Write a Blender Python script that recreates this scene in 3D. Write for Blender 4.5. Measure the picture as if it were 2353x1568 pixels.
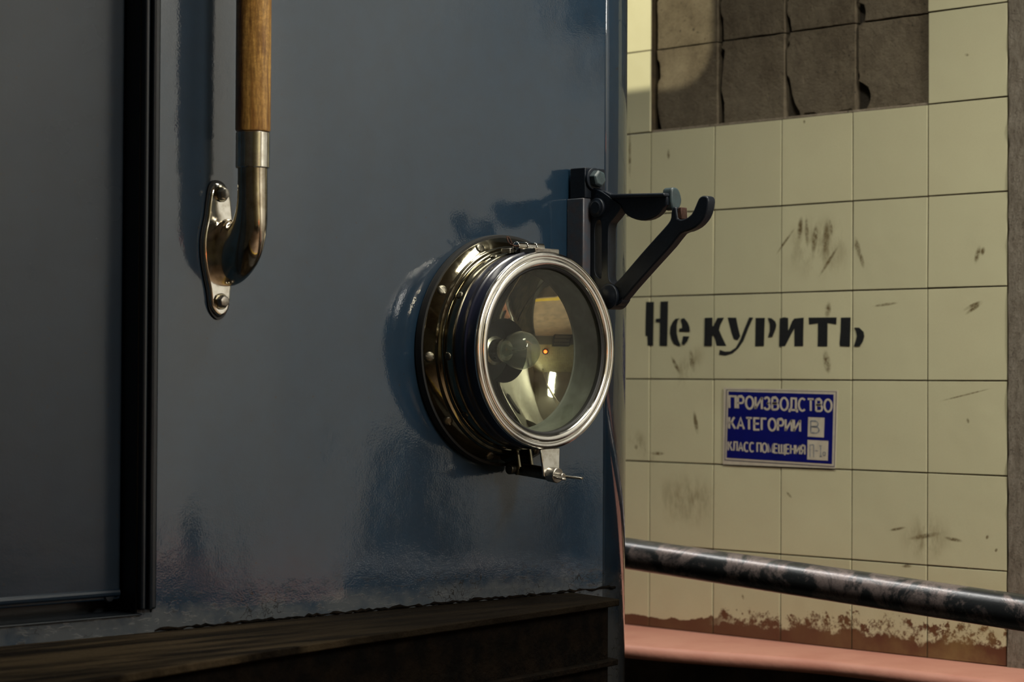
import bpy, bmesh, math, random
from mathutils import Vector, Matrix
random.seed(7)
PI = math.pi
scn = bpy.context.scene
COL = scn.collection
for o in list(bpy.data.objects): bpy.data.objects.remove(o)

# ------------------------------------------------------------------ camera, world, exposure, lights
F = 5054.0; CX, CY = 1176.5, 784.0
CAM = Vector((0.0, -2.04, 1.6))
S2 = math.sqrt(.5)
PITCH, ROLL = math.radians(.975), math.radians(.3)
f0 = Vector((S2, S2, 0)); r0 = Vector((S2, -S2, 0)); u0 = Vector((0, 0, 1))
FW = (f0*math.cos(PITCH) + u0*math.sin(PITCH)).normalized()
U1 = (u0*math.cos(PITCH) - f0*math.sin(PITCH)).normalized()
RT = (r0*math.cos(ROLL) + U1*math.sin(ROLL)).normalized()
UP = (U1*math.cos(ROLL) - r0*math.sin(ROLL)).normalized()
cam = bpy.data.cameras.new('camera'); co = bpy.data.objects.new('camera', cam); COL.objects.link(co)
m = Matrix((RT, UP, -FW)).transposed().to_4x4(); m.translation = CAM; co.matrix_world = m
cam.sensor_width = 36; cam.lens = 36*F/2353; cam.clip_start = .05; cam.clip_end = 60
cam.dof.use_dof = True; cam.dof.focus_distance = 2.84; cam.dof.aperture_fstop = 8
scn.camera = co
scn.view_settings.view_transform = 'Standard'; scn.view_settings.look = 'None'
scn.view_settings.gamma = 1; scn.view_settings.use_curve_mapping = False
scn.view_settings.exposure = 0.0
scn.cycles.caustics_reflective = False; scn.cycles.caustics_refractive = False

w = bpy.data.worlds.new('world'); scn.world = w; w.use_nodes = True
w.node_tree.nodes['Background'].inputs[0].default_value = (.9, .95, 1, 1)
w.node_tree.nodes['Background'].inputs[1].default_value = .02

def area(name, loc, target, sx, sy, power, col, spread=180):
    l = bpy.data.lights.new(name, 'AREA'); l.shape = 'RECTANGLE'; l.size = sx; l.size_y = sy
    l.energy = power; l.color = col; l.spread = math.radians(spread)
    o = bpy.data.objects.new(name, l); COL.objects.link(o); o.location = loc
    o.rotation_euler = (Vector(target)-Vector(loc)).to_track_quat('-Z', 'Y').to_euler()
    return o
# overhead area lights of the depot bay, in front of the car
area('overhead_area_light', (2.20, -.50, 3.20), (2.8, -.05, 1.3), .30, 1.0, 26, (1, .96, .83), 150)
area('overhead_area_light', (2.0, -3.0, 3.3), (2.95, -1.7, 1.4), .25, 1.6, 100, (1, .96, .86), 150)
area('overhead_area_light', (2.3, -5.0, 3.4), (1.2, -6, 1.6), .3, 2.0, 45, (1, .95, .82), 150)  # added to brighten the back wall that the headlight bowl mirrors
area('side_aisle_light', (2.40, 1.3, 3.2), (2.50, .2, 1.3), .08, 1.6, 10, (1, .97, .92), 120)
pl = bpy.data.lights.new('cab_lamp_light', 'POINT'); pl.energy = 185; pl.color = (1, .93, .66); pl.shadow_soft_size = .013
plo = bpy.data.objects.new('cab_lamp_light', pl); COL.objects.link(plo); plo.location = (1.3, 1.3, 2.9)

# ------------------------------------------------------------------ helpers
def ray(px, py): return (FW*F + RT*(px-CX) + UP*(CY-py)).normalized()
def on(axis, val, px, py):
    d = ray(px, py); t = (val-CAM[axis])/d[axis]; return CAM + d*t
def onX(x, px, py): return on(0, x, px, py)
def onY(y, px, py): return on(1, y, px, py)
def onZ(z, px, py): return on(2, z, px, py)
def mirror_pt(px, py, xpl):          # where the car front mirrors the camera ray onto the side wall
    d = ray(px, py); p = onY(0, px, py); r = Vector((d.x, -d.y, d.z)); return p + r*((xpl-p.x)/r.x)

def tag(o, label=None, cat=None, group=None, kind=None):
    if label: o['label'] = label
    if cat: o['category'] = cat
    if group: o['group'] = group
    if kind: o['kind'] = kind
    return o
def empty(name, loc):
    o = bpy.data.objects.new(name, None); COL.objects.link(o); o.location = loc; o.empty_display_size = .1
    return o
def attach(o, parent):
    if parent:
        o.parent = parent
        if parent.type == 'EMPTY': o.matrix_parent_inverse = Matrix.Translation(-parent.location)
        else: o.matrix_parent_inverse = (Matrix.Identity(4) if parent.parent is None else Matrix.Identity(4))
def finish(bm, smooth=35):
    me = bpy.data.meshes.new('m'); bmesh.ops.recalc_face_normals(bm, faces=bm.faces[:]); bm.to_mesh(me); bm.free()
    if smooth:
        me.polygons.foreach_set('use_smooth', [True]*len(me.polygons)); me.set_sharp_from_angle(angle=math.radians(smooth))
    return me
def obj(name, bm, mat, parent=None, bevel=0, smooth=35, segs=2):
    me = bm if isinstance(bm, bpy.types.Mesh) else finish(bm, smooth)
    if mat and not me.materials: me.materials.append(mat)
    o = bpy.data.objects.new(name, me); me.name = name; COL.objects.link(o); attach(o, parent)
    if bevel:
        b = o.modifiers.new('bevel', 'BEVEL'); b.width = bevel; b.segments = segs; b.limit_method = 'ANGLE'; b.angle_limit = math.radians(40)
    return o
def box(bm, a, b):
    x0, y0, z0 = a; x1, y1, z1 = b
    v = [bm.verts.new(p) for p in ((x0,y0,z0),(x1,y0,z0),(x1,y1,z0),(x0,y1,z0),(x0,y0,z1),(x1,y0,z1),(x1,y1,z1),(x0,y1,z1))]
    for f in ((0,3,2,1),(4,5,6,7),(0,1,5,4),(1,2,6,5),(2,3,7,6),(3,0,4,7)): bm.faces.new([v[i] for i in f])
    return bm
def nbox(a, b): return box(bmesh.new(), a, b)
def prism(bm, pts, d, holes=()):
    """closed outline (3D points) extruded by vector d, with holes"""
    d = Vector(d); loops = [[Vector(p) for p in pts]] + [[Vector(p) for p in h] for h in holes]
    edges = []; front = []
    for lp in loops:
        vs = [bm.verts.new(p) for p in lp]; front.append(vs)
        edges += [bm.edges.new((vs[i], vs[(i+1) % len(vs)])) for i in range(len(vs))]
    if not holes: faces = [bm.faces.new(front[0])]
    else: faces = [g for g in bmesh.ops.triangle_fill(bm, edges=edges, use_beauty=True)['geom'] if isinstance(g, bmesh.types.BMFace)]
    mp = {}
    for vs in front:
        for v in vs: mp[v] = bm.verts.new(v.co + d)
    for f in faces:
        bm.faces.new([mp[v] for v in reversed(f.verts[:])])
    for vs in front:
        n = len(vs)
        for i in range(n): bm.faces.new((vs[i], vs[(i+1) % n], mp[vs[(i+1) % n]], mp[vs[i]]))
    return bm
def lathe(bm, prof, c, axis=(0,-1,0), seg=96, close=False, a0=0, a1=2*PI):
    """profile of (radius, offset along axis)"""
    ax = Vector(axis).normalized(); t = ax.orthogonal().normalized(); b = ax.cross(t); c = Vector(c)
    full = abs(a1-a0-2*PI) < 1e-6; n = seg if full else seg+1; rings = []
    for r, o in prof:
        if r < 1e-6: rings.append([bm.verts.new(c+ax*o)]*n); continue
        rings.append([bm.verts.new(c+ax*o+(t*math.cos(a0+(a1-a0)*i/seg)+b*math.sin(a0+(a1-a0)*i/seg))*r) for i in range(n)])
    R = list(zip(rings, rings[1:])) + ([(rings[-1], rings[0])] if close else [])
    for p, q in R:
        for i in range(n if full else seg):
            j = (i+1) % n; vs = []
            for v in (p[i], p[j], q[j], q[i]):
                if v not in vs: vs.append(v)
            if len(vs) > 2: bm.faces.new(vs)
    return bm
def tube(bm, path, radii, seg=24, side=None, cap=True):
    """swept section; radii = (in-plane, sideways) pairs or floats; side = fixed sideways vector"""
    P = [Vector(p) for p in path]; rings = []
    for i, p in enumerate(P):
        t = (P[min(i+1, len(P)-1)]-P[max(i-1, 0)]).normalized()
        s = Vector(side) if side else t.orthogonal().normalized()
        s = (s - t*s.dot(t)).normalized(); n = t.cross(s)
        ra = radii[i] if isinstance(radii, (list, tuple)) else radii
        a, b = ra if isinstance(ra, (list, tuple)) else (ra, ra)
        rings.append([bm.verts.new(p + n*a*math.cos(2*PI*k/seg) + s*b*math.sin(2*PI*k/seg)) for k in range(seg)])
    for p, q in zip(rings, rings[1:]):
        for k in range(seg): bm.faces.new((p[k], p[(k+1) % seg], q[(k+1) % seg], q[k]))
    if cap: bm.faces.new(rings[0]); bm.faces.new(rings[-1])
    return bm
def smooth_path(pts, n=6):
    P = [Vector(p) for p in pts]; out = []
    for i in range(len(P)-1):
        a, b, c, d = P[max(i-1, 0)], P[i], P[i+1], P[min(i+2, len(P)-1)]
        for k in range(n):
            t = k/n; out.append(.5*((2*b)+(c-a)*t+(2*a-5*b+4*c-d)*t*t+(3*b-a-3*c+d)*t**3))
    out.append(P[-1]); return out
def smooth_loop(pts, n=4):
    P = [Vector(p) for p in pts]; N = len(P); out = []
    for i in range(N):
        a, b, c, d = P[i-1], P[i], P[(i+1) % N], P[(i+2) % N]
        for k in range(n):
            t = k/n; out.append(.5*((2*b)+(c-a)*t+(2*a-5*b+4*c-d)*t*t+(3*b-a-3*c+d)*t**3))
    return out
def circ(c, r, ax, n=64):
    ax = Vector(ax); t = ax.orthogonal().normalized(); b = ax.cross(t)
    return [Vector(c)+(t*math.cos(2*PI*i/n)+b*math.sin(2*PI*i/n))*r for i in range(n)]
def rrect(y0, z0, y1, z1, r, n=8):
    out = []
    for cy, cz, a in ((y1-r, z1-r, 0), (y0+r, z1-r, PI/2), (y0+r, z0+r, PI), (y1-r, z0+r, 1.5*PI)):
        for i in range(n+1): out.append((cy+r*math.cos(a+PI/2*i/n), cz+r*math.sin(a+PI/2*i/n)))
    return out

# ------------------------------------------------------------------ material helpers
class NT:
    def __init__(s, name):
        s.m = bpy.data.materials.new(name); s.m.use_nodes = True; s.t = s.m.node_tree; s.p = s.t.nodes['Principled BSDF']
        s.pos = s.n('ShaderNodeNewGeometry').outputs['Position']
    def n(s, typ, **kw):
        x = s.t.nodes.new(typ)
        for k, v in kw.items(): setattr(x, k, v)
        return x
    def put(s, sock, v):
        if isinstance(v, bpy.types.NodeSocket): s.t.links.new(v, sock)
        elif isinstance(v, (tuple, list)) and len(v) == 3 and sock.type == 'RGBA': sock.default_value = (*v, 1)
        else: sock.default_value = v
    def math(s, op, a, b=0.0, clamp=False):
        x = s.n('ShaderNodeMath', operation=op, use_clamp=clamp); s.put(x.inputs[0], a); s.put(x.inputs[1], b); return x.outputs[0]
    def map(s, vec, loc=(0,0,0), rot=(0,0,0), sc=(1,1,1), typ='POINT'):
        x = s.n('ShaderNodeMapping', vector_type=typ); s.put(x.inputs[0], vec); x.inputs[1].default_value = loc
        x.inputs[2].default_value = rot; x.inputs[3].default_value = sc; return x.outputs[0]
    def noise(s, scale, detail=3, rough=.5, vec=None, sc=None, dist=0):
        v = vec or s.pos
        if sc: v = s.map(v, sc=sc)
        x = s.n('ShaderNodeTexNoise'); s.put(x.inputs['Vector'], v); x.inputs['Scale'].default_value = scale
        x.inputs['Detail'].default_value = detail; x.inputs['Roughness'].default_value = rough; x.inputs['Distortion'].default_value = dist
        return x.outputs['Fac']
    def rng(s, v, a, b, c=0.0, d=1.0, smooth=False):
        x = s.n('ShaderNodeMapRange'); x.interpolation_type = 'SMOOTHSTEP' if smooth else 'LINEAR'
        for i, k in enumerate((v, a, b, c, d)): s.put(x.inputs[i], k)
        return x.outputs[0]
    def mix(s, f, a, b, blend='MIX'):
        x = s.n('ShaderNodeMix', data_type='RGBA', blend_type=blend); s.put(x.inputs[0], f); s.put(x.inputs[6], a); s.put(x.inputs[7], b); return x.outputs[2]
    def bump(s, h, strength, dist, prev=None):
        x = s.n('ShaderNodeBump'); s.put(x.inputs['Height'], h); x.inputs['Strength'].default_value = strength; x.inputs['Distance'].default_value = dist
        if prev: s.t.links.new(prev, x.inputs['Normal'])
        return x.outputs[0]
    def set(s, **kw):
        for k, v in kw.items(): s.put(s.p.inputs[k.replace('_', ' ')], v)
        return s
    def sep(s, v=None):
        x = s.n('ShaderNodeSeparateXYZ'); s.put(x.inputs[0], v or s.pos); return x.outputs
    def blob(s, c, a, b, ang=0.0, edge=.45, axis='X'):
        """elliptic mask on the wall plane (y,z) or front plane (x,z)"""
        if axis == 'X': v = s.map(s.pos, loc=c, rot=(ang, 0, 0), sc=(1e3, a, b), typ='TEXTURE')
        else: v = s.map(s.pos, loc=c, rot=(0, ang, 0), sc=(a, 1e3, b), typ='TEXTURE')
        x = s.n('ShaderNodeVectorMath', operation='LENGTH'); s.put(x.inputs[0], v)
        return s.rng(x.outputs['Value'], edge, 1.0, 1.0, 0.0, True)

def paint_mat(name, col, rough, coat, coat_r, wav=1.0, dirt=True, coat_ior=1.6):
    t = NT(name); x, y, z = t.sep()
    n1 = t.noise(2.2, 2); n2 = t.noise(30, 4, .6); n3 = t.noise(420, 2)
    c = t.mix(t.rng(n2, .35, .75), col, tuple(v*.75 for v in col))
    fc = t.noise(55, 5, .65, sc=(1, 1, 2.6))
    if dirt:
        zt = t.rng(z, 1.315, 1.37, 1.0, 0.0)
        chip = t.math('MULTIPLY', t.rng(fc, .56, .62), zt)
        sp = t.math('MULTIPLY', t.rng(t.noise(150, 2, .5), .70, .74), .8)
        msk = t.math('MAXIMUM', chip, sp)
        c = t.mix(msk, c, (.006, .006, .007))
        dust = t.math('MULTIPLY', t.rng(t.math('ADD', z, t.math('MULTIPLY', t.noise(26, 5, .7), .05)), 1.352, 1.368, .9, 0.0), t.rng(t.noise(11, 5, .65), .30, .50))
        c = t.mix(dust, c, (.050, .056, .062))
        vo = t.n('ShaderNodeTexVoronoi', feature='DISTANCE_TO_EDGE'); vv = t.n('ShaderNodeVectorMath', operation='ADD'); t.put(vv.inputs[0], t.map(t.pos, sc=(1, 1, 1.8)))
        nn = t.n('ShaderNodeTexNoise'); nn.inputs['Scale'].default_value = 40; nv = t.n('ShaderNodeVectorMath', operation='SCALE'); t.put(nn.inputs['Vector'], t.pos); t.put(nv.inputs[0], nn.outputs['Color']); nv.inputs['Scale'].default_value = .075
        t.put(vv.inputs[1], nv.outputs[0]); t.put(vo.inputs['Vector'], vv.outputs[0]); vo.inputs['Scale'].default_value = 48
        crack = t.math('MULTIPLY', t.rng(vo.outputs['Distance'], .01, .03, 1, 0), t.math('MULTIPLY', t.rng(z, 1.345, 1.36, 1, 0), t.rng(t.noise(17, 3), .48, .56)))
        c = t.mix(crack, c, (.004, .004, .005))
    t.set(Base_Color=c, Roughness=rough, Coat_Weight=coat, Coat_IOR=coat_ior)
    t.put(t.p.inputs['Coat Roughness'], t.rng(t.noise(6, 4, .6), .3, .75, coat_r, coat_r*2.2))
    b = t.bump(t.noise(5.0, 1.5, .4, sc=(1, 1, .45)), .5*wav, .012)
    b = t.bump(t.noise(38, 2, .5), .25*wav, .0008, b)
    b = t.bump(n3, .35*wav, .0002, b)
    if dirt: b = t.bump(chip, .15, .0006, b)
    t.put(t.p.inputs['Normal'], b); t.put(t.p.inputs['Coat Normal'], b)
    t.p.inputs['Specular IOR Level'].default_value = .3
    return t.m
M_BLUE = paint_mat('blue_gloss_paint', (.0022, .0170, .0370), .5, 1.0, .008, coat_ior=1.68)
M_BLUEC = paint_mat('blue_corner_paint', (.0022, .0170, .0370), .5, 1.0, .02, .25, coat_ior=1.7)
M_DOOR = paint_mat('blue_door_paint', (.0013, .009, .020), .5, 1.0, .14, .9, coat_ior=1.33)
M_TRIM = paint_mat('dark_blue_frame_paint', (.003, .006, .010), .5, .5, .12, .3, dirt=False, coat_ior=1.45)
def simple(name, col, rough=.5, metal=0.0, bumps=None, var=None, **kw):
    t = NT(name); c = col
    if var: c = t.mix(t.rng(t.noise(var[0], 4, .6), .4, .65), col, var[1])
    t.set(Base_Color=c, Roughness=rough, Metallic=metal, **kw)
    if bumps: t.put(t.p.inputs['Normal'], t.bump(t.noise(bumps[0], 4, .6), bumps[1], bumps[2]))
    return t.m
M_BRK = simple('dark_blue_casting_paint', (.0035, .007, .013), .5, bumps=(160, .5, .0008), Specular_IOR_Level=.25, var=(60, (.003, .005, .009)), Coat_Weight=.1, Coat_Roughness=.3)
M_BRKL = simple('greyed_casting_paint', (.030, .05, .055), .5, bumps=(160, .5, .0006), var=(80, (.02, .03, .035)))
M_POST = simple('grey_blue_post_paint', (.045, .055, .07), .45, bumps=(200, .4, .0005), var=(90, (.06, .05, .055)), Coat_Weight=.4, Coat_Roughness=.2)  # lighter grey-blue than the castings, for the post
M_NAVY = simple('navy_enamel', (.008, .009, .022), .33, bumps=(300, .3, .0002), Coat_Weight=.5, Coat_Roughness=.12)
M_RUST = simple('rusty_steel', (.09, .045, .03), .8, .3, bumps=(300, .6, .0006), var=(120, (.05, .02, .012)))
M_BLK = simple('black_rubber', (.006, .006, .006), .6)
M_CAVITY = simple('socket_black', (.004, .004, .004), .7)
def chrome(name, col, r0_, r1_, stain, bump=.12):
    t = NT(name); n = t.noise(45, 5, .65)
    c = t.mix(t.rng(n, .45, .72), col, stain)
    t.set(Base_Color=c, Metallic=1.0); t.put(t.p.inputs['Roughness'], t.rng(t.noise(90, 4, .6), .3, .75, r0_, r1_))
    b = t.bump(t.noise(60, 2), bump, .0008); t.put(t.p.inputs['Normal'], t.bump(t.noise(900, 2), bump, .0001, b)); return t.m
M_CHR = chrome('chrome_worn', (.82, .80, .74), .05, .22, (.42, .37, .28))
M_ELB = chrome('brown_chrome', (.60, .54, .44), .05, .2, (.30, .24, .16))  # darker, browner copy of the chrome, for the elbow
M_CHR_RIM = chrome('chrome_rim', (.88, .87, .83), .07, .25, (.75, .72, .66), .05)
M_BRASSY = chrome('chrome_yellowed', (.30, .27, .19), .05, .16, (.15, .13, .08))
M_REFL = chrome('mirror_reflector', (.62, .58, .48), .02, .05, (.5, .45, .36), .02)
M_STEEL = chrome('dull_steel', (.40, .38, .34), .25, .5, (.14, .11, .08))
M_SCREW = chrome('dark_screw', (.14, .13, .10), .25, .5, (.08, .07, .05))
M_INNER = simple('grey_housing_lining', (.085, .088, .074), .55, var=(40, (.13, .135, .12)), bumps=(200, .3, .0004))

def wood_mat():
    t = NT('varnished_wood'); x, y, z = t.sep()
    v = t.map(t.pos, sc=(60, 60, 7))
    n = t.noise(1.4, 5, .65, vec=v, dist=.8); n2 = t.noise(420, 4, .65, sc=(1, 1, .13))
    c = t.mix(t.rng(n, .38, .62), (.74, .43, .115), (.29, .13, .03))
    arcs = t.n('ShaderNodeTexWave', wave_type='BANDS', bands_direction='Z'); t.put(arcs.inputs['Vector'], t.pos)
    arcs.inputs['Scale'].default_value = 32; arcs.inputs['Distortion'].default_value = 7; arcs.inputs['Detail'].default_value = 2; arcs.inputs['Detail Scale'].default_value = 9
    c = t.mix(t.math('MULTIPLY', arcs.outputs['Fac'], t.rng(z, 1.86, 1.97, .12, .42)), c, (.24, .11, .03))
    c = t.mix(t.rng(n2, .42, .7, 0, .75), c, (.10, .042, .012))
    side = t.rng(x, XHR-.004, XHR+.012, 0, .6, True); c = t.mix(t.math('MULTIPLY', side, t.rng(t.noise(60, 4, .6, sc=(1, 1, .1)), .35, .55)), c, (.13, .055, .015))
    t.set(Base_Color=c, Roughness=.36, Coat_Weight=.7, Coat_Roughness=.14)
    t.put(t.p.inputs['Normal'], t.bump(n2, .4, .0006)); return t.m
XHR = onY(0, 512, 575).x
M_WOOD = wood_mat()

def glass_mat(name, tint, rough, ior=1.5, haze=0.0):
    t = NT(name); t.t.nodes.remove(t.p); out = [n for n in t.t.nodes if n.type == 'OUTPUT_MATERIAL'][0]
    tr = t.n('ShaderNodeBsdfTransparent'); t.put(tr.inputs[0], tint)
    gl = t.n('ShaderNodeBsdfGlossy'); gl.inputs['Roughness'].default_value = rough
    fr = t.n('ShaderNodeFresnel'); fr.inputs[0].default_value = ior
    mx = t.n('ShaderNodeMixShader'); bf = [n for n in t.t.nodes if n.type == 'NEW_GEOMETRY'][0].outputs['Backfacing']; t.put(mx.inputs[0], t.math('MULTIPLY', fr.outputs[0], t.math('SUBTRACT', 1.0, bf))); t.t.links.new(tr.outputs[0], mx.inputs[1]); t.t.links.new(gl.outputs[0], mx.inputs[2])
    last = mx.outputs[0]
    if haze:
        df = t.n('ShaderNodeBsdfDiffuse'); t.put(df.inputs[0], (.6, .6, .54)); m2 = t.n('ShaderNodeMixShader')
        t.put(m2.inputs[0], t.rng(t.noise(25, 4), .3, .7, haze*.5, haze*1.5)); t.t.links.new(last, m2.inputs[1]); t.t.links.new(df.outputs[0], m2.inputs[2]); last = m2.outputs[0]
    t.t.links.new(last, out.inputs[0]); return t.m
M_GLASS = glass_mat('dusty_lens_glass', (.93, .95, .90), .01, 1.38, .007)
M_BULB = glass_mat('bulb_glass', (.70, .74, .72), .04, 1.5, .10)
M_WINGL = glass_mat('window_glass', (.97, .97, .97), .01)

# ------------------------------------------------------------------ wall_right: tiled wall parallel to the track
WX = 3.005; T = .15; ZC = 1.6; YG = -.14           # wall face, tile pitch, joint height, right-hand edge of the tiles
ZL = ZC - 3*T                                       # walkway level
def stroke(px0, py0, px1, py1, wpx):
    a = onX(WX, px0, py0); b = onX(WX, px1, py1); d = b-a; ln = d.length
    ang = math.atan2(d.z, d.y) - PI/2
    return (a+b)/2, wpx*.00105, max(ln/2, .002), ang
def tile_mat():
    t = NT('cream_glazed_tile'); x, y, z = t.sep()
    rnd = t.n('ShaderNodeObjectInfo').outputs['Random']
    c = t.mix(rnd, (.59, .56, .365), (.53, .51, .335))
    c = t.mix(t.rng(t.noise(9, 4), .35, .7, 0, .35), c, (.50, .46, .30))
    c = t.mix(t.rng(t.noise(900, 1), .35, .7, 0, .18), c, (.40, .36, .22))
    sm = None
    strokes = [(1842,492,1835,560,7),(1852,490,1856,575,5),(1878,505,1868,590,8),(1903,495,1893,600,9),(1905,500,1912,545,5),
      (1963,540,1978,600,7),(1975,575,1985,620,5),(2253,560,2240,610,6),(2262,565,2255,590,5),(1905,690,1900,735,8),(1895,800,1905,865,9),
      (1594,940,1604,1005,6),(1540,815,1565,865,5),(1585,800,1595,860,8),(2210,715,2260,690,4),(2215,725,2262,692,4),(2000,705,2070,695,3),
      (1447,280,1447,420,4),(1447,430,1448,470,4),(1492,1042,1530,1043,4),(2150,925,2290,890,1.6),(2222,960,2226,975,3),(1536,340,1536,370,4),
      (2080,1240,2170,1225,5),(2165,1235,2215,1245,4),(2040,1220,2085,1212,3),(2265,1232,2272,1238,5),(2286,1262,2292,1268,4),(1806,1130,1820,1146,3),
      (2070,1302,2100,1300,4),(1705,1365,1709,1380,3),(1848,275,1848,285,3),(2215,125,2228,127,3),(1780,590,1830,520,3),(1880,640,1930,560,4),(1460,1020,1464,1035,5)]
    n = t.noise(120, 4, .7); n2 = t.noise(40, 4, .7, sc=(1, 1, .4))
    for q in strokes:
        k = t.blob(*stroke(*q), edge=.3); sm = k if sm is None else t.math('MAXIMUM', sm, k)
    sm = t.math('MULTIPLY', sm, t.rng(n, .35, .6, .25, 1.0))
    c = t.mix(sm, c, (.12, .085, .035))
    g = None
    for q in [(1575,1070,1580,1230,90),(1560,820,1600,870,60),(1880,480,1880,660,90),(1490,1000,1460,1050,60),(2200,1220,2060,1260,50)]:
        k = t.blob(*stroke(*q), edge=.1); g = k if g is None else t.math('MAXIMUM', g, k)
    g = t.math('MULTIPLY', g, t.rng(n2, .42, .62, 0, .62)); c = t.mix(g, c, (.20, .155, .075))
    # brown floor paint slopped over the foot of the tiles
    edge = t.math('MULTIPLY', t.rng(t.noise(22, 6, .75), .30, .70, -.010, .045), t.rng(y, .50, .40, .15, 1))
    yk = t.rng(y, .55, .05, 0.0, .022)
    top = t.math('ADD', t.math('ADD', ZL+.017, edge), yk)
    solid = t.rng(t.math('SUBTRACT', z, t.math('MULTIPLY', t.math('SUBTRACT', top, ZL), .5)), ZL+.0, ZL+.006, 1, 0)
    low = t.math('LESS_THAN', z, top)
    patch = t.math('MAXIMUM', t.rng(t.noise(48, 8, .8), .47, .52), t.rng(y, .40, .47))
    gr = t.math('MULTIPLY', low, t.math('MAXIMUM', patch, solid))
    c = t.mix(gr, c, (.10, .038, .018))
    stain = t.math('MULTIPLY', t.rng(z, ZL+.15, ZL+.0, 0, .55), t.rng(t.noise(12, 5, .6), .4, .62))
    c = t.mix(t.math('MULTIPLY', stain, t.rng(y, .3, -.1, .2, 1)), c, (.30, .22, .08))
    t.set(Base_Color=c, Coat_Weight=.35, Coat_Roughness=.12); t.put(t.p.inputs['Roughness'], t.rng(n, .3, .7, .32, .5))
    b = t.bump(t.noise(14, 2), .35, .004); b = t.bump(t.noise(700, 2), .25, .0003, b)
    t.put(t.p.inputs['Normal'], b)
    return t.m
M_TILE = tile_mat()
M_GROUT = simple('dirty_grout', (.055, .038, .016), .9, bumps=(300, .6, .001), var=(50, (.028, .02, .010)))
def mortar_mat(name, a, b_):
    t = NT(name); n = t.noise(35, 6, .7)
    c = t.mix(t.rng(n, .35, .65), a, b_); c = t.mix(t.rng(t.noise(160, 3), .62, .7, 0, .8), c, (.03, .022, .014))
    c = t.mix(t.rng(t.noise(8, 3), .4, .7, 0, .5), c, (.175, .145, .10))
    t.set(Base_Color=c, Roughness=.95); b = t.bump(n, .7, .006); t.put(t.p.inputs['Normal'], t.bump(t.noise(260, 4, .7), .6, .002, b)); return t.m
M_MORT = mortar_mat('bare_mortar', (.125, .100, .064), (.072, .054, .033))
M_MORTL = mortar_mat('pale_mortar', (.30, .25, .19), (.20, .16, .115))
M_RECESS = mortar_mat('shaded_mortar', (.035, .027, .018), (.02, .015, .010))  # darker mortar copy: shade of the gaps and plinth put into the colour
def concrete_mat():
    t = NT('rough_render_plaster'); n = t.noise(30, 6, .75, sc=(1, 3, 1))
    c = t.mix(t.rng(n, .35, .68), (.20, .165, .12), (.40, .35, .28)); c = t.mix(t.rng(t.noise(170, 4, .7), .55, .7, 0, .7), c, (.09, .07, .05))
    t.set(Base_Color=c, Roughness=.95); b = t.bump(n, 1, .01); t.put(t.p.inputs['Normal'], t.bump(t.noise(220, 5, .75), 1, .006, b)); return t.m
M_CONC = concrete_mat()
M_WHITE = simple('whitewashed_wall', (.60, .59, .55), .8, bumps=(12, .3, .01), var=(1.3, (.55, .54, .51)))

wall = obj('wall_right', nbox((WX+.022, YG-.02, -.02), (WX+.25, 4.0, 3.8)), M_RECESS)
tag(wall, 'cream tiled side wall beyond the blue car, a patch of tiles missing at its top', 'wall', kind='structure')
tb = bmesh.new(); J = .0012
box(tb, (0, -T/2+J, -T/2+J), (.010, T/2-J, T/2-J)); tile_me = finish(tb, 0); tile_me.materials.append(M_TILE); tile_me.name = 'tile'
cols = range(0, 13); rows = range(-3, 10)
def missing(c, r): return (1 <= c <= 4 and r >= 3)
gb = bmesh.new()
for r in rows:
    for c in cols:
        if missing(c, r): continue
        y = YG + T*(c+.5); z = ZC + T*(r+.5)
        o = bpy.data.objects.new('tile', tile_me); COL.objects.link(o); o.parent = wall
        o.location = (WX + random.uniform(-.0003, .0004), y, z)
        a = math.radians(.12)
        o.rotation_euler = (random.uniform(-1, 1)*a*1.5, random.uniform(-1, 1)*a*2, random.uniform(-1, 1)*a*2)
        if not (r in (0, -1, -2) and c <= 6):
            o.rotation_euler = (o.rotation_euler[0]*1.4, o.rotation_euler[1]*2.2, o.rotation_euler[2]*2.2)
        b = o.modifiers.new('bevel', 'BEVEL'); b.width = .0006; b.segments = 2
        box(gb, (WX+.0017, y-T/2, z-T/2), (WX+.0225, y+T/2, z+T/2))
obj('grout_bed', gb, M_GROUT, wall, smooth=0)
# mortar pads where tiles have come away: each an uneven slab, gaps and bites between them
GAP = {3: [(0,3),(30,3),(45,9),(100,10),(111,4),(114,13),(160,8),(206,5),(238,12),(290,12),(310,12)],
       2: [(0,2),(33,2),(40,7),(70,12),(78,10),(92,1),(99,8),(108,5),(112,1),(172,1),(180,7),(220,13),(240,18),(258,27),(275,30)],
       1: [(0,1),(6,2),(12,14),(30,17),(52,15),(60,2),(165,2),(172,5),(190,3),(195,15),(203,22),(222,27),(240,24),(255,17),(265,14)],
       4: [(0,3),(60,5),(140,5),(145,11),(180,12),(190,6),(240,5),(275,9),(300,15),(320,16)]}
def gap_w(c, z):
    y1 = YG+T*(c+1); p = Vector((WX, y1, z)) - CAM; py = CY - F*p.dot(UP)/p.dot(FW)
    G = GAP[c]
    if py <= G[0][0]: return .003 + .005*abs(math.sin(z*37+c)) 
    for (a, wa), (b, wb) in zip(G, G[1:]):
        if a <= py <= b: return .00105*(wa+(wb-wa)*(py-a)/(b-a))
    return .00105*G[-1][1]
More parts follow.
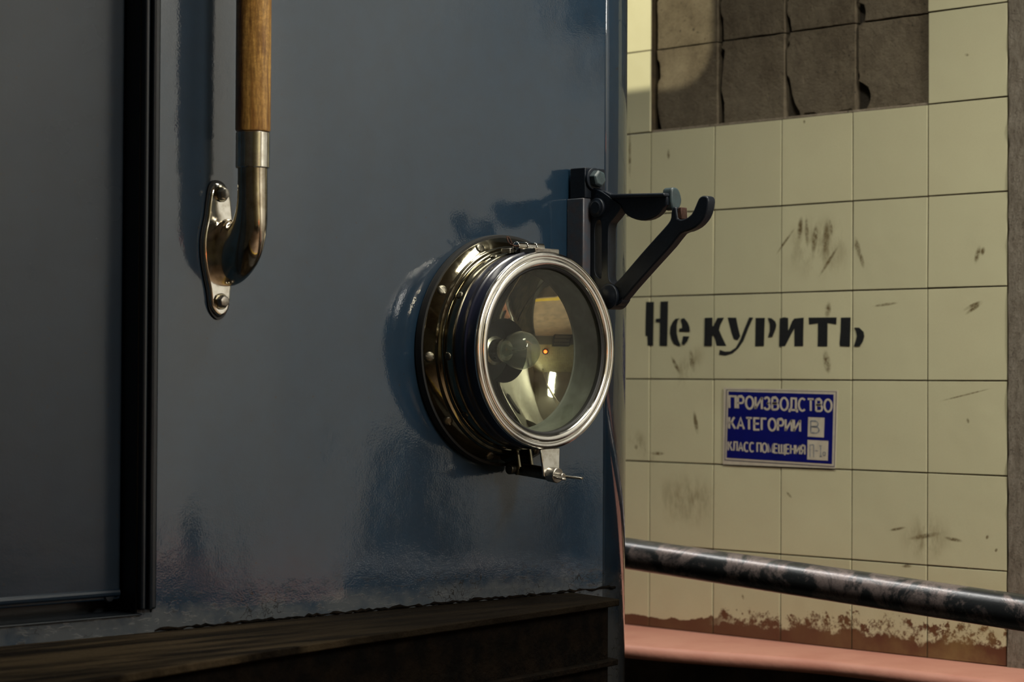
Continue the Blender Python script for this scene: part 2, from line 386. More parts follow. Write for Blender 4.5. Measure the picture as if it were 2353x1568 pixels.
def pad(c, r, seed):
    rd = random.Random(seed); y0, y1 = YG+T*c, YG+T*(c+1); z0, z1 = ZC+T*r, ZC+T*(r+1)
    g = .0007; pts = []; N = 26
    zz = lambda k: z0+(z1-z0)*k/N
    for k in range(N+1):                                  # crumbled left edge (larger y is further left)
        z = min(max(zz(k), z0+g), z1-g); pts.append((y1-.0022-gap_w(c, z)*(1 if k < N else .8)-rd.uniform(0, .0008), z))
    for k in range(1, 6): pts.append((y1-.004+(y0+g-y1+.004)*k/6, z1-g-rd.uniform(0, .0012)))
    for k in range(9): pts.append((y0+g-rd.uniform(0, .0008)*0, z1-g+(z0-z1+2*g)*k/8))
    for k in range(1, 12):
        q = k/12; y = y0+g+(pts[0][0]-y0-g)*q; lift = rd.uniform(0, .0012)
        if c == 2 and r == 3 and q < .42: lift += .009*math.sin(PI*min(1, (.42-q)/.42*.5+.0))*rd.uniform(.6, 1)
        if c == 1 and r == 3 and .25 < q < .5: lift += .005*rd.uniform(.3, 1)
        if c == 2 and r == 3 and q > .72: lift += .006
        if r == 3: pts.append((y, z0+g+lift))
        else: pts.append((y, z0+g+rd.uniform(0, .001)))
    dz = .0075 + rd.uniform(-.001, .0015)
    return prism(bmesh.new(), [(WX+dz, p[0], p[1]) for p in pts], (.0225-dz, 0, 0))
for r in range(3, 10):
    for c in range(1, 5):
        obj('mortar_pad', pad(c, r, r*7+c), M_MORT, wall, bevel=.0012)
# thin mortar sill left on top of the tiles, under the pads
obj('mortar_edge', nbox((WX+.0025, YG+T+.001, ZC+T*3-.003), (WX+.022, YG+T*5-.001, ZC+T*3+.0034)), M_MORTL, wall)

# painted words  (coordinates read off a 2353-wide crop, origin 1460,670, scale .2295)
M_INK = simple('black_stencil_paint', (.004, .005, .006), .55, var=(260, (.012, .013, .014)))
letters = {
 'Н': [[(107,105),(186,105),(183,250),(178,543),(122,543),(120,450),(100,445),(103,250)], [(252,102),(328,98),(325,300),(319,545),(243,543),(247,308),(205,306),(204,275),(249,270)]],
 'е': [[(447,268),(425,290),(415,340),(415,420),(428,480),(455,545),(428,545),(390,528),(362,480),(346,420),(350,360),(372,310),(400,275)], [(455,290),(462,272),(490,268),(525,312),(543,360),(546,403),(440,400),(440,372),(470,368),(468,330)], [(478,448),(540,450),(520,500),(485,540),(463,522),(472,490)]],
 'к': [[(695,265),(772,262),(772,350),(783,345),(822,265),(888,262),(850,340),(838,385),(870,460),(910,545),(815,545),(788,440),(770,435),(768,545),(690,545)]],
 'у': [[(926,262),(1010,262),(1024,340),(1050,450),(1025,488),(985,478),(962,410)], [(1140,260),(1180,262),(1135,360),(1080,500),(1030,570),(975,620),(900,645),(837,636),(845,585),(900,603),(950,600),(1005,565),(1050,485),(1095,370)]],
 'р': [[(1205,265),(1297,265),(1292,400),(1288,545),(1200,548)], [(1328,266),(1362,268),(1400,300),(1412,335),(1405,372),(1372,455),(1328,458),(1345,400),(1347,330)]],
 'и': [[(1447,270),(1490,258),(1530,265),(1530,395),(1570,300),(1590,272),(1686,262),(1682,400),(1680,548),(1592,550),(1592,372),(1560,430),(1500,548),(1440,552)]],
 'т': [[(1735,262),(2016,260),(2012,330),(1925,315),(1924,420),(1922,550),(1825,550),(1828,420),(1828,318),(1740,332)]],
 'ь': [[(2058,262),(2156,260),(2153,400),(2148,552),(2050,548),(2045,520),(2055,400)], [(2192,362),(2240,362),(2285,405),(2293,450),(2278,500),(2245,550),(2188,550),(2205,500),(2218,450),(2210,400)]]}
lettering = None
for ch, polys in letters.items():
    bm = bmesh.new()
    for poly in polys:
        pts = [onX(WX-.0006, 1460+x*.2295, 670+y*.2295) for x, y in poly]
        prism(bm, pts, (-.0002, 0, 0))
    o = obj('painted_letter', bm, M_INK, wall, smooth=0)

# plaster pilaster and the whitewashed wall past it
PY = -.52
pb = bmesh.new()
NY, NZ = 14, 110
grid = [[None]*(NZ+1) for _ in range(NY+1)]
for i in range(NY+1):
    for j in range(NZ+1):
        e = 0 if 0 < i else 0
        grid[i][j] = pb.verts.new((WX-.002+random.uniform(-.0014, .0014), YG-.002+(PY-YG)*i/NY + (random.uniform(-.002, .0) if i == 0 else 0), ZL+(3.6-ZL)*j/NZ))
for i in range(NY):
    for j in range(NZ): pb.faces.new((grid[i][j], grid[i+1][j], grid[i+1][j+1], grid[i][j+1]))
bmesh.ops.extrude_face_region(pb, geom=pb.faces[:])
for row in grid:
    for v in row: v.co.x += .035
tag(obj('trim_1', pb, M_CONC, smooth=60), 'rough brown plaster pilaster at the right end of the tiles', 'pilaster', kind='structure')
tag(obj('trim_2', nbox((WX, -6, -.02), (WX+.2, PY, 3.62)), M_WHITE), 'whitewashed wall continuing past the plaster pilaster', 'wall', kind='structure')

# walkway ledge along the wall
M_RED = simple('red_floor_paint', (.50, .235, .175), .55, bumps=(90, .4, .002), var=(9, (.44, .19, .14)))
LX = 2.72
lb = bmesh.new(); rows_ = []
def lx(y): 
    t = min(1, max(0, (y-.06)/(.50-.06))); t = t*t*(3-2*t); return 2.858 - .084*t  # front edge tapers along a shadow boundary, put into the ledge shape
ys = [-6, -4, -2, -1, -.5] + [-.3+.05*i for i in range(20)] + [.9, 1.2]
for y in ys:
    L_ = lx(y); r_ = .012
    prof = [(WX+.03, ZL)] + [(L_+r_-r_*math.sin(a), ZL-r_+r_*math.cos(a)) for a in [PI*i/14 for i in range(15)]] + [(WX+.03, ZL-2*r_)]
    rows_.append([lb.verts.new((x, y, z)) for x, z in prof])
for a, b in zip(rows_, rows_[1:]):
    for i in range(len(a)): j = (i+1) % len(a); lb.faces.new((a[i], a[j], b[j], b[i]))
lb.faces.new(rows_[0]); lb.faces.new(rows_[-1])
tag(obj('walkway_ledge', lb, M_RED), 'red painted raised walkway ledge running along the foot of the tiled wall', 'ledge', kind='structure')
obj('walkway_support', nbox((2.985, -6, 0), (WX+.03, 1.2, ZL-.024)), M_RECESS).__setitem__('kind', 'structure')  # near-black colour stands in for the shade under the ledge
bpy.data.objects['walkway_support']['label'] = 'plinth under the red walkway ledge, its shade painted dark'
M_FLOOR = simple('oily_concrete', (.05, .045, .04), .7, bumps=(20, .2, .002), var=(3, (.03, .027, .024)))
tag(obj('floor', nbox((-3.2, -6, -.1), (3.3, 4, 0)), M_FLOOR), 'dark oily concrete floor of the track bay below the car', 'floor', kind='structure')
M_CEIL = simple('grey_ceiling', (.30, .29, .26), .9)
tag(obj('ceiling', nbox((-3.2, -6, 3.62), (3.3, 4, 3.75)), M_CEIL), 'plain grey ceiling of the bay', 'ceiling', kind='structure')
def tiled():
    t = NT('cream_tile_grid'); x, y, z = t.sep(); cb = t.n('ShaderNodeCombineXYZ'); t.put(cb.inputs[0], t.math('ADD', x, y)); t.put(cb.inputs[1], z)
    b = t.n('ShaderNodeTexBrick'); b.offset = 0; t.put(b.inputs['Vector'], cb.outputs[0]); b.inputs['Scale'].default_value = 1; b.inputs['Brick Width'].default_value = .15; b.inputs['Row Height'].default_value = .15
    b.inputs['Mortar Size'].default_value = .004; t.put(b.inputs['Color1'], (.60, .55, .34)); t.put(b.inputs['Color2'], (.53, .49, .30)); t.put(b.inputs['Mortar'], (.06, .045, .02))
    c = t.mix(t.rng(z, 1.12, 1.14, 1, 0), b.outputs['Color'], (.18, .17, .15)); t.set(Base_Color=c, Roughness=.35); return t.m
M_GRID = tiled()
M_TAN = simple('worn_tan_floor', (.42, .30, .22), .75, var=(4, (.30, .22, .17)))
tag(obj('trim_3', nbox((-3.2, -6, 0), (2.72, -1.55, .35)), M_TAN, bevel=.01), 'worn tan work platform floor in front of the car', 'floor', kind='structure')
M_YEL = simple('yellow_line_paint', (.75, .50, .03), .5)
tag(obj('trim_4', nbox((-3.2, -1.68, .35), (2.72, -1.58, .352)), M_YEL), 'yellow safety line along the edge of the work platform', 'line', kind='structure')
M_DARKW = simple('grey_wall_paint', (.22, .22, .20), .8, var=(2, (.16, .16, .15)))
tag(obj('wall_left', nbox((-3.3, -6, 0), (-3.2, 4, 3.62)), M_DARKW), 'grey painted wall on the far side of the bay', 'wall', kind='structure')
tag(obj('wall_back', nbox((-3.2, -6.1, 0), (3.2, -6, 3.62)), M_GRID), 'grey painted wall behind the viewer', 'wall', kind='structure')
tag(obj('wall_far', nbox((-3.2, 4, 0), (3.2, 4.1, 3.62)), M_DARKW), 'grey painted wall at the far end of the bay', 'wall', kind='structure')

M_SHADE = simple('shade_board_grey', (.12, .12, .11), .6)
tag(obj('shade_board', nbox((2.53, -.8, 2.72), (3.03, 4, 2.78)), M_SHADE, bevel=.004), 'grey board added out of view to shade the top of the tiled wall', 'shade board')  # unseen board, added to shade the top of the tiles
# pipe railing
pa = onX(2.62, 1440, 1272)
def unp(px, py, d): r = ray(px, py); return CAM + r*(d/r.dot(FW))
A = unp(1440, 1272, 3.56); B = unp(2353, 1409.5, 3.0); D = (B-A)
A2 = A - D*.55; B2 = B + D*.75
def pipe_mat():
    t = NT('worn_painted_pipe'); n = t.noise(16, 5, .7, dist=.6); 
    k = t.rng(n, .46, .56)
    c = t.mix(k, (.020, .023, .026), (.17, .135, .13)); c = t.mix(t.rng(t.noise(200, 4, .7), .5, .7, 0, .6), c, (.03, .028, .028))
    t.set(Base_Color=c, Metallic=.45, Coat_Weight=.5, Coat_Roughness=.22); t.put(t.p.inputs['Roughness'], t.rng(n, .4, .6, .3, .45))
    t.put(t.p.inputs['Normal'], t.bump(t.noise(240, 4, .7), .4, .001)); return t.m
rail = tag(empty('pipe_railing', (A2.x, A2.y, ZL)), 'dark worn steel pipe rail sloping in front of the tiled wall', 'railing')
rb = bmesh.new(); tube(rb, [A2+(B2-A2)*i/12 for i in range(13)], .0252, 40); M_PIPE = pipe_mat()
obj('rail_pipe', rb, M_PIPE, rail)
for e in (A2+D*.02, B2-D*.02):
    bm = bmesh.new(); tube(bm, [(e.x, e.y, ZL-.002 if e.x > LX else -.002), (e.x, e.y, e.z)], .021, 24); obj('post', bm, M_PIPE, rail)

# ------------------------------------------------------------------ sign on the tiles
M_SBLUE = simple('sign_blue', (.004, .006, .135), .35, Coat_Weight=.4, Coat_Roughness=.15, var=(40, (.003, .005, .11)))
M_SWH = simple('sign_cream', (.52, .47, .37), .5, var=(90, (.46, .41, .32)))
M_SGREY = simple('sign_border_grey', (.10, .09, .12), .5)
M_SHAND = simple('faded_blue_print', (.13, .15, .19), .6, var=(200, (.3, .3, .28)))
TL, TR, BR, BL = [onX(WX, *p) for p in ((1662, 888), (1926, 899), (1921, 1077), (1660, 1068))]
sg_px = lambda x, y: (1640 + x*.1403, 870 + y*.1403)      # coordinates of the enlarged crop of the sign
def sg(x, y, dx): return onX(WX-.0012-dx, *sg_px(x, y))
sign = tag(empty('wall_sign', onX(WX-.001, 1790, 985)), 'small blue sign with cream Cyrillic lettering stuck on the tiles below the stencilled words', 'sign')
def quad(name, pts, dx, mat, th=.0004, par=sign):
    bm = prism(bmesh.new(), [sg(x, y, dx) for x, y in pts], (-th, 0, 0)); return obj(name, bm, mat, par, smooth=0)
quad('backing', [(168,150),(2035,195),(1995,1478),(155,1408)], 0, M_SWH, .0008)
quad('border', [(205,180),(2015,215),(1980,1455),(175,1345)], .0008, M_SGREY, .0002)
quad('border', [(220,192),(2000,225),(1968,1438),(190,1330)], .0010, M_SWH, .0002)
quad('face', [(245,213),(1965,262),(1938,1402),(212,1300)], .0012, M_SBLUE, .0003)
def arcp(cx, cy, rx, ry, a0, a1, n=14): return [(cx+rx*math.cos(math.radians(a0+(a1-a0)*i/n)), cy+ry*math.sin(math.radians(a0+(a1-a0)*i/n))) for i in range(n+1)]
BOWL = lambda y0, y1, x1, xs=0.0: [(xs, y1), (x1-.28, y1)] + arcp(x1-.28, (y0+y1)/2, .28, (y1-y0)/2, 90, -90, 8) + [(xs, y0)]
GL = {  # strokes in a box 0..w by 0..1; first entry is the width
 'П': (.78, [[(0,0),(0,1),(.78,1),(.78,0)]]), 'Р': (.72, [[(0,0),(0,1)], BOWL(.44, 1, .72)]),
 'О': (.92, [arcp(.46,.5,.46,.52,0,360,24)]), 'И': (.80, [[(0,1),(0,0)],[(0,.04),(.80,.96)],[(.80,1),(.80,0)]]),
 'З': (.72, [arcp(.35,.75,.30,.26,160,-90,10), arcp(.35,.25,.35,.27,90,-160,10)]), 'В': (.76, [[(0,0),(0,1)], BOWL(.52,1,.68), BOWL(0,.52,.76)]),
 'Д': (.80, [[(-.08,-.17),(-.08,.02),(.88,.02),(.88,-.17)], [(.06,.02),(.16,.35),(.18,1),(.74,1),(.74,.02)]]),
 'С': (.84, [arcp(.46,.5,.46,.52,48,312,20)]), 'Т': (.76, [[(0,1),(.76,1)],[(.38,1),(.38,0)]]), 'К': (.78, [[(0,0),(0,1)],[(.72,1),(.50,.85),(.32,.55),(0,.52)],[(.32,.55),(.80,0)]]),
 'А': (.86, [[(0,0),(.43,1),(.86,0)],[(.16,.32),(.70,.32)]]), 'Е': (.68, [[(.68,1),(0,1),(0,0),(.70,0)],[(0,.53),(.62,.53)]]), 'Г': (.62, [[(.62,1),(0,1),(0,0)]]),
 'Л': (.80, [[(-.04,.02),(.10,.10),(.16,.5),(.18,1),(.78,1),(.78,0)]]), 'М': (.94, [[(0,0),(0,1),(.47,.08),(.94,1),(.94,0)]]),
 'Щ': (1.18, [[(0,1),(0,0),(1.10,0),(1.10,1)],[(.55,1),(.55,0)],[(1.10,0),(1.24,0),(1.24,-.2)]]), 'Н': (.78, [[(0,0),(0,1)],[(.78,0),(.78,1)],[(0,.53),(.78,.53)]]),
 'Я': (.76, [[(.76,0),(.76,1)], [(.76,1),(.28,1)]+arcp(.28,.73,.26,.27,90,270,8)+[(.76,.46)], [(.42,.46),(.02,0)]]), ' ': (.12, []),
 'I': (.3, [[(.15,0),(.15,1)],[(0,0),(.3,0)],[(0,1),(.3,1)]]), '-': (.5, [[(0,.5),(.5,.5)]]), 'a': (.6, [arcp(.3,.3,.3,.3,0,360,14),[(.6,.62),(.6,0)]]), 'Ь': (.7, [[(0,1),(0,0)], BOWL(0,.5,.7)])}
def ribbon(bm, pts, w, fn):
    n = len(pts)
    def sidev(a, b):
        dx, dy = b[0]-a[0], b[1]-a[1]; l = math.hypot(dx, dy) or 1; return (-dy/l*w/2, dx/l*w/2, dx/l, dy/l)
    L, Rr = [], []
    closed = math.hypot(pts[0][0]-pts[-1][0], pts[0][1]-pts[-1][1]) < 1e-6
    for i in range(n):
        if i == 0: s0 = sidev(pts[-2], pts[0]) if closed else None; s1 = sidev(pts[0], pts[1])
        elif i == n-1: s0 = sidev(pts[-2], pts[-1]); s1 = sidev(pts[0], pts[1]) if closed else None
        else: s0 = sidev(pts[i-1], pts[i]); s1 = sidev(pts[i], pts[i+1])
        a = s0 or s1; b = s1 or s0
        mx, my = (a[0]+b[0])/2, (a[1]+b[1])/2; k = (w/2)**2/max(mx*mx+my*my, (w/2)**2*.30)
        L.append((pts[i][0]+mx*k, pts[i][1]+my*k)); Rr.append((pts[i][0]-mx*k, pts[i][1]-my*k))
    vs = [[bm.verts.new(fn(p, d)) for p in A for d in (0,)] for A in (L, Rr)]
    vt = [[bm.verts.new(fn(p, 1)) for p in A] for A in (L, Rr)]
    for i in range(n-1):
        bm.faces.new((vs[0][i], vs[0][i+1], vs[1][i+1], vs[1][i])); bm.faces.new((vt[0][i], vt[1][i], vt[1][i+1], vt[0][i+1]))
        bm.faces.new((vs[0][i], vt[0][i], vt[0][i+1], vs[0][i+1])); bm.faces.new((vs[1][i], vs[1][i+1], vt[1][i+1], vt[1][i]))
def sign_text(name, st, p0, p1, h, dx, mat, wt=.17, gap=.30):
    """baseline-left p0, baseline-right p1 and letter height h in crop pixels; wt is the stroke relative to the letter height"""
    tot = sum(GL[c][0] for c in st) + gap*(len(st)-1); X = p1[0]-p0[0]; k = (X-wt*h)/tot; cur = 0; hh = h*(1-wt)
    for ch in st:
        bm = bmesh.new()
        for line in GL[ch][1]:
            pts = [((cur+x)*k+wt*h/2, y*hh+wt*h/2) for x, y in line]
            def fn(p, d):
                u = p[0]/X; q = sg(p0[0]+p[0], p0[1]+(p1[1]-p0[1])*u-p[1], dx); q.x -= .00025*d; return q
            ribbon(bm, pts, wt*h*(.86 if wt > .1 else 1), fn)
        if GL[ch][1]: obj(name, bm, mat, sign, smooth=0)
        cur += GL[ch][0]+gap
sign_text('letter', 'ПРОИЗВОДСТВО', (240, 500), (1950, 562), 228, .0015, M_SWH, .155)
sign_text('letter', 'КАТЕГОРИИ', (236, 838), (1432, 888), 222, .0015, M_SWH, .16)
sign_text('letter', 'КЛАСС ПОМЕЩЕНИЯ', (225, 1190), (1505, 1258), 168, .0015, M_SWH, .15)
quad('label_square', [(1550,635),(1815,645),(1803,968),(1540,952)], .0015, M_SWH, .0003)
quad('label_square', [(1540,1008),(1878,1025),(1868,1348),(1532,1328)], .0015, M_SWH, .0003)
sign_text('label_letter', 'В', (1580, 900), (1735, 908), 215, .0018, M_SHAND, .09)
sign_text('label_letter', 'П', (1572, 1300), (1645, 1303), 220, .0018, M_SHAND, .06)
sign_text('label_letter', '-', (1655, 1290), (1720, 1293), 210, .0018, M_SHAND, .06)
sign_text('label_letter', 'I', (1725, 1285), (1780, 1287), 190, .0018, M_SHAND, .07)
sign_text('label_letter', 'a', (1785, 1270), (1835, 1273), 110, .0018, M_SHAND, .1)

# ------------------------------------------------------------------ the metro car
XD = onY(0, 322, 700).x                       # door edge
XF = onY(0, 361, 700).x                       # outer edge of the door frame moulding
RC = .12                                      # corner radius
# corner: silhouette at pixel 1438
sil = onY(0, 1438, 800)
lo, hi = 1.9, 2.7
def corner_px(xc):
    p = Vector((xc-RC+RC*S2, RC-RC*S2, 1.6)); d = p-CAM; return CX + F*d.dot(RT)/d.dot(FW)
for _ in range(40):
    mid = (lo+hi)/2
    if corner_px(mid) < 1438: lo = mid
    else: hi = mid
XC = lo                                       # outer face of the car side
ZLED = (onY(0, 345, 1452).z + onY(0, 1000, 1393).z)/2     # step top where the panel meets it
HC = onY(0, 1148, 806)                        # headlight axis on the panel
ZT = 3.3
print('XD', XD, 'XF', XF, 'XC', XC, 'ZLED', ZLED, 'HC', HC)
car = tag(empty('metro_car', (.92, 1.5, 0)), 'dark blue metro car with headlight, hand rail and lamp bracket, seen at its front corner', 'train')

# front panel: flat sheet with the headlight opening, rounded corner, start of the side
bm = bmesh.new()
outer = [(XF-.004, 0, ZLED-.35), (XC-RC, 0, ZLED-.35), (XC-RC, 0, ZT), (XF-.004, 0, ZT)]
prism(bm, outer, (0, .003, 0), holes=[circ(HC, .124, (0, 1, 0))])
front = obj('front_panel', bm, M_BLUE, car, smooth=0)
tag(front, 'glossy dark blue sheet metal of the car front')
bm = bmesh.new(); n = 24
sec = [(XC-RC+RC*math.sin(PI/2*i/n), RC-RC*math.cos(PI/2*i/n)) for i in range(n+1)] + [(XC, .30)]
lo_, hi_ = [], []
for x, y in sec: lo_.append(bm.verts.new((x, y, ZLED-.35))); hi_.append(bm.verts.new((x, y, ZT)))
for i in range(len(sec)-1): bm.faces.new((lo_[i], lo_[i+1], hi_[i+1], hi_[i]))
cp = obj('corner_panel', bm, M_BLUEC, car, smooth=60)
so = cp.modifiers.new('s', 'SOLIDIFY'); so.thickness = .003; so.offset = -1
# side with the cab window
wy0, wy1, wz0, wz1 = .800, 1.55, 2.432, 3.0
bm = bmesh.new(); hole = [(XC, y, z) for y, z in rrect(wy0, wz0, wy1, wz1, .048)]
prism(bm, [(XC, .30, ZLED-.35), (XC, 3.2, ZLED-.35), (XC, 3.2, ZT), (XC, .30, ZT)], (-.003, 0, 0), holes=[hole])
obj('side_panel', bm, M_BLUE, car, smooth=0)
bm = bmesh.new(); prism(bm, [(XC-.008, y, z) for y, z in rrect(wy0-.01, wz0-.01, wy1+.01, wz1+.01, .075)], (.004, 0, 0)); obj('side_window', bm, M_WINGL, car, smooth=0)
obj('roof', nbox((-.43, .0, ZT), (XC, 3.2, ZT+.06)), M_BLUE, car, bevel=.03)
obj('rear_wall', nbox((-.43, 3.2, ZLED-.35), (XC, 3.24, ZT)), M_BLUE, car)
obj('side_panel', nbox((-.43, .0, ZLED-.35), (-.427, 3.2, ZT)), M_BLUE, car)
obj('floor_pan', nbox((-.43, .05, ZLED-.37), (XC-.01, 3.2, ZLED-.35)), M_BLK, car)
obj('front_panel', nbox((-.427, 0, ZLED-.35), (XD-1.09, .003, ZT)), M_BLUE, car)
# door leaf, recessed
DY = .030
p0 = onY(DY, 150, 1388); ZDB = p0.z
obj('door', nbox((XD-1.06, DY, ZDB), (XD-.002, DY+.03, 3.2)), M_DOOR, car, bevel=.002)
bm = bmesh.new(); tube(bm, [(XD-1.05, DY-.001, ZDB+.008), (XD-.006, DY-.001, ZDB+.008)], .0045, 10); obj('door_edge_bead', bm, M_DOOR, car)
sc = bmesh.new(); q = onY(DY, 250, 1371); lathe(sc, [(.0, .003), (.0055, .0025), (.007, 0)], q, seg=20); obj('screw', sc, M_TRIM, car)
bm = bmesh.new()
box(bm, (XD-.001, .002, ZDB-.02), (XF-.003, DY+.03, ZT))
obj('door_jamb', bm, M_TRIM, car, bevel=.002)
w1 = XF-XD
for a, b, h in ((0, .30, .007), (.36, .52, .011), (.60, .98, .005)):
    obj('door_moulding', nbox((XD+w1*a, -h, onY(0, 322, 1402).z), (XD+w1*b, .003, ZT)), M_TRIM, car, bevel=.0025)
# sill under the door
zs = onY(0, 150, 1425).z
obj('door_sill', nbox((XD-1.09, -.004, zs), (XD+.004, .04, ZDB-.016)), M_TRIM, car, bevel=.003)
obj('lower_panel', nbox((XD-1.09, .0, ZLED-.35), (XF-.004, .003, zs)), M_BLUE, car)
obj('door_frame_back', nbox((XD-1.09, DY+.03, ZLED-.3), (XD+.02, DY+.034, ZT)), M_TRIM, car)

# step ledge below the panels, deeper towards the middle of the car
def ledge_mat():
    t = NT('grimy_step'); x, y, z = t.sep()
    n = t.noise(9, 6, .7, sc=(.5, 4, 2))
    c = t.mix(t.rng(n, .42, .62), (.004, .0027, .0016), (.009, .0065, .004))
    k = t.math('MULTIPLY', t.rng(x, 1.75, 1.45, 0, 1), t.rng(t.noise(7, 4, .6, sc=(.5, 5, 1)), .42, .58))
    c = t.mix(k, c, (.035, .025, .014))  # pale streaks of reflected light painted on the door end of the step
    t.set(Base_Color=c, Specular_IOR_Level=.03); t.put(t.p.inputs['Roughness'], t.rng(n, .3, .7, .55, .85))
    b = t.bump(t.noise(60, 5, .7), .8, .004); t.put(t.p.inputs['Normal'], t.bump(t.noise(300, 4, .7), .6, .001, b)); return t.m
M_STEP = ledge_mat()
M_TAR = simple('tarry_underframe', (.0022, .0018, .0014), .8, bumps=(110, 1, .004), Specular_IOR_Level=.03, var=(30, (.006, .004, .0025)))
lip = [onZ(ZLED, *p) for p in ((0, 1597), (345, 1540), (700, 1483), (1000, 1439), (1300, 1396), (1424, 1377))]
lip = smooth_path(lip, 8)
dl = (lip[0]-lip[8]); lip = [lip[0]+dl*2.2] + lip
end_back = Vector((XC-.03, .02, ZLED))
def plan(inset, z): 
    L = []
    for i, p in enumerate(lip):
        L.append(Vector((p.x, p.y+inset, z)))
    L[-1] = Vector((lip[-1].x-inset*.7, lip[-1].y+inset, z))
    return L
def slab(inset, z0, z1, rag=0):
    pts = plan(inset, z0)
    if rag:
        for p in pts: p.y += random.uniform(-rag, rag)
    e = pts[-1]; pts2 = pts + [Vector((min(XC-RC*.55-inset, e.x+.02), .01, z0)), Vector((pts[0].x, .01, z0))]
    return prism(bmesh.new(), pts2, (0, 0, z1-z0))
tag(obj('step_ledge', slab(0, ZLED-.009, ZLED), M_STEP, car, bevel=.0015), 'grimy brown step ledge under the blue panels')
z2 = None
e1 = lip[-1]; zz = ZLED
# second, lower lip: same plan, height from pixel (1434,1515)
d_ = ray(1432, 1515); tt = (Vector((e1.x, e1.y, 0))-Vector((CAM.x, CAM.y, 0))).length/Vector((d_.x, d_.y, 0)).length; Z2 = (CAM+d_*tt).z
obj('skirt', slab(.014, Z2-.3, ZLED-.009, .0005), M_TAR, car)
obj('lower_ledge', slab(.001, Z2-.008, Z2), M_TAR, car, bevel=.0015)
# ragged weld / filler bead where the panel meets the step
bm = bmesh.new(); N = 120; path = []; rr = []
for i in range(N+1):
    x = XF + (XC-RC*.8-XF)*i/N; path.append((x, -.001, ZLED+.0015+random.uniform(-.0008, .0016))); rr.append(.0015+random.uniform(-.0010, .0012))
tube(bm, path, rr, 8); obj('weld_bead', bm, M_TAR, car)

# ------------------------------------------------------------------ headlight
def placed(name, me, mtx, parent):
    o = bpy.data.objects.new(name, me); COL.objects.link(o); o.parent = parent; o.matrix_basis = mtx; return o
def hl(name, prof, mat, parent, seg=128, sharp=30, label=None, close=False):
    bm = lathe(bmesh.new(), [(r/1000, o/1000) for r, o in prof], HC, seg=seg, close=close)
    o = obj(name, bm, mat, parent, smooth=sharp)
    if label: o['label'] = label
    return o
head = hl('headlight', [(118,22),(126,22),(126.5,46),(125.5,46),(125,47),(125,62),(125.6,63.2),(127.2,64.5),(127.2,66.5),(125.6,68),(125,69),(124.6,82.6),(118,82.6)], M_NAVY, car, label='round headlight with chrome rim and flange, dark blue barrel', close=True)
hl('gasket', [(120,.5),(150,.5),(151,3),(150,12),(120,12)], M_BLK, head, close=True)
hl('flange', [(119,11),(146,11),(146.9,12),(146.6,13.2),(135.5,20.6),(134.6,21.6),(134.4,25.2),(133.4,26.2),(130.8,26.8),(129.9,28),(129.4,30),(119,30)], M_BRASSY, head, sharp=50, label='yellowed chrome mounting flange', close=True)
hl('collar', [(120,30),(128.2,30),(128.6,31),(128.4,45),(127.6,46.5),(120,46.5)], M_BRASSY, head, label='yellowed chrome collar', close=True)
rimprof = []
def arc(cr, co_, r, a0, a1, n=7): return [(cr+r*math.cos(math.radians(a0+(a1-a0)*i/n)), co_+r*math.sin(math.radians(a0+(a1-a0)*i/n))) for i in range(n+1)]
rimprof = [(118,82),(125.2,82),(126.2,82.6),(126.6,83.6),(126.6,85.0),(125.9,86.6),(124.4,87.8),(122,88.4),(120.0,88.2),(119.2,87.2),(118.8,85.4),(117.9,85.4),(117.5,87.8),(116.3,88.9),(113.4,89.4),(110.4,88.8),(108.8,87.2),(108.1,84.5),(108,76)]
hl('rim', rimprof, M_CHR_RIM, head, sharp=50, label='polished chrome double-beaded front rim', close=True)
hl('rubber_seal', [(108.5,78),(108.5,84.2),(106.2,85.4),(104.4,84.2),(104.4,80),(104.4,78)], M_BLK, head, close=True)
hl('lens', [(0,88.5),(30,88.0),(60,86.4),(85,84.2),(106,81.2),(106,79.5),(85,82.4),(60,84.6),(30,86.2),(0,86.7)], M_GLASS, head, label='slightly domed dusty clear glass lens', sharp=60)
hl('housing_lining', [(108.6,80),(107,79),(106.5,60),(105,42),(103,38.5),(101,37.8),(101,35),(118,35),(118,80)], M_INNER, head, close=True)
R = []; 
for i in range(17):
    r = 101-(101-42)*i/16; o = 37.5 - 29*(1-(r/101)**2)/(1-(42/101)**2); R.append((r, o))
hl('reflector', R, M_REFL, head, label='mirrored bowl reflector', sharp=60)
hl('socket_well', [(42.4,8.5),(41.5,6),(40,-24),(0,-24)], M_CAVITY, head)
hl('socket', [(0,12),(13,12),(15,10),(15,-6),(19,-8),(19,-23)], M_STEEL, head)
bulb = hl('bulb', [(12,10),(14,14),(20,22),(24,31),(25,40),(23,50),(17,58),(9,62.5),(0,64)], M_BULB, head, seg=48, sharp=60, label='large clear glass bulb')
hl('bulb_stem', [(0,30),(3.5,29),(5,20),(8,12)], M_BULB, head, seg=24)
bm = bmesh.new(); hx, hz = HC.x, HC.z
tube(bm, [(hx+.005, -.028, hz), (hx+.006, -.044, hz+.002), (hx-.004, -.047, hz+.004), (hx-.006, -.044, hz), (hx-.005, -.028, hz)], .0007, 6); obj('filament', bm, M_STEEL, bulb)
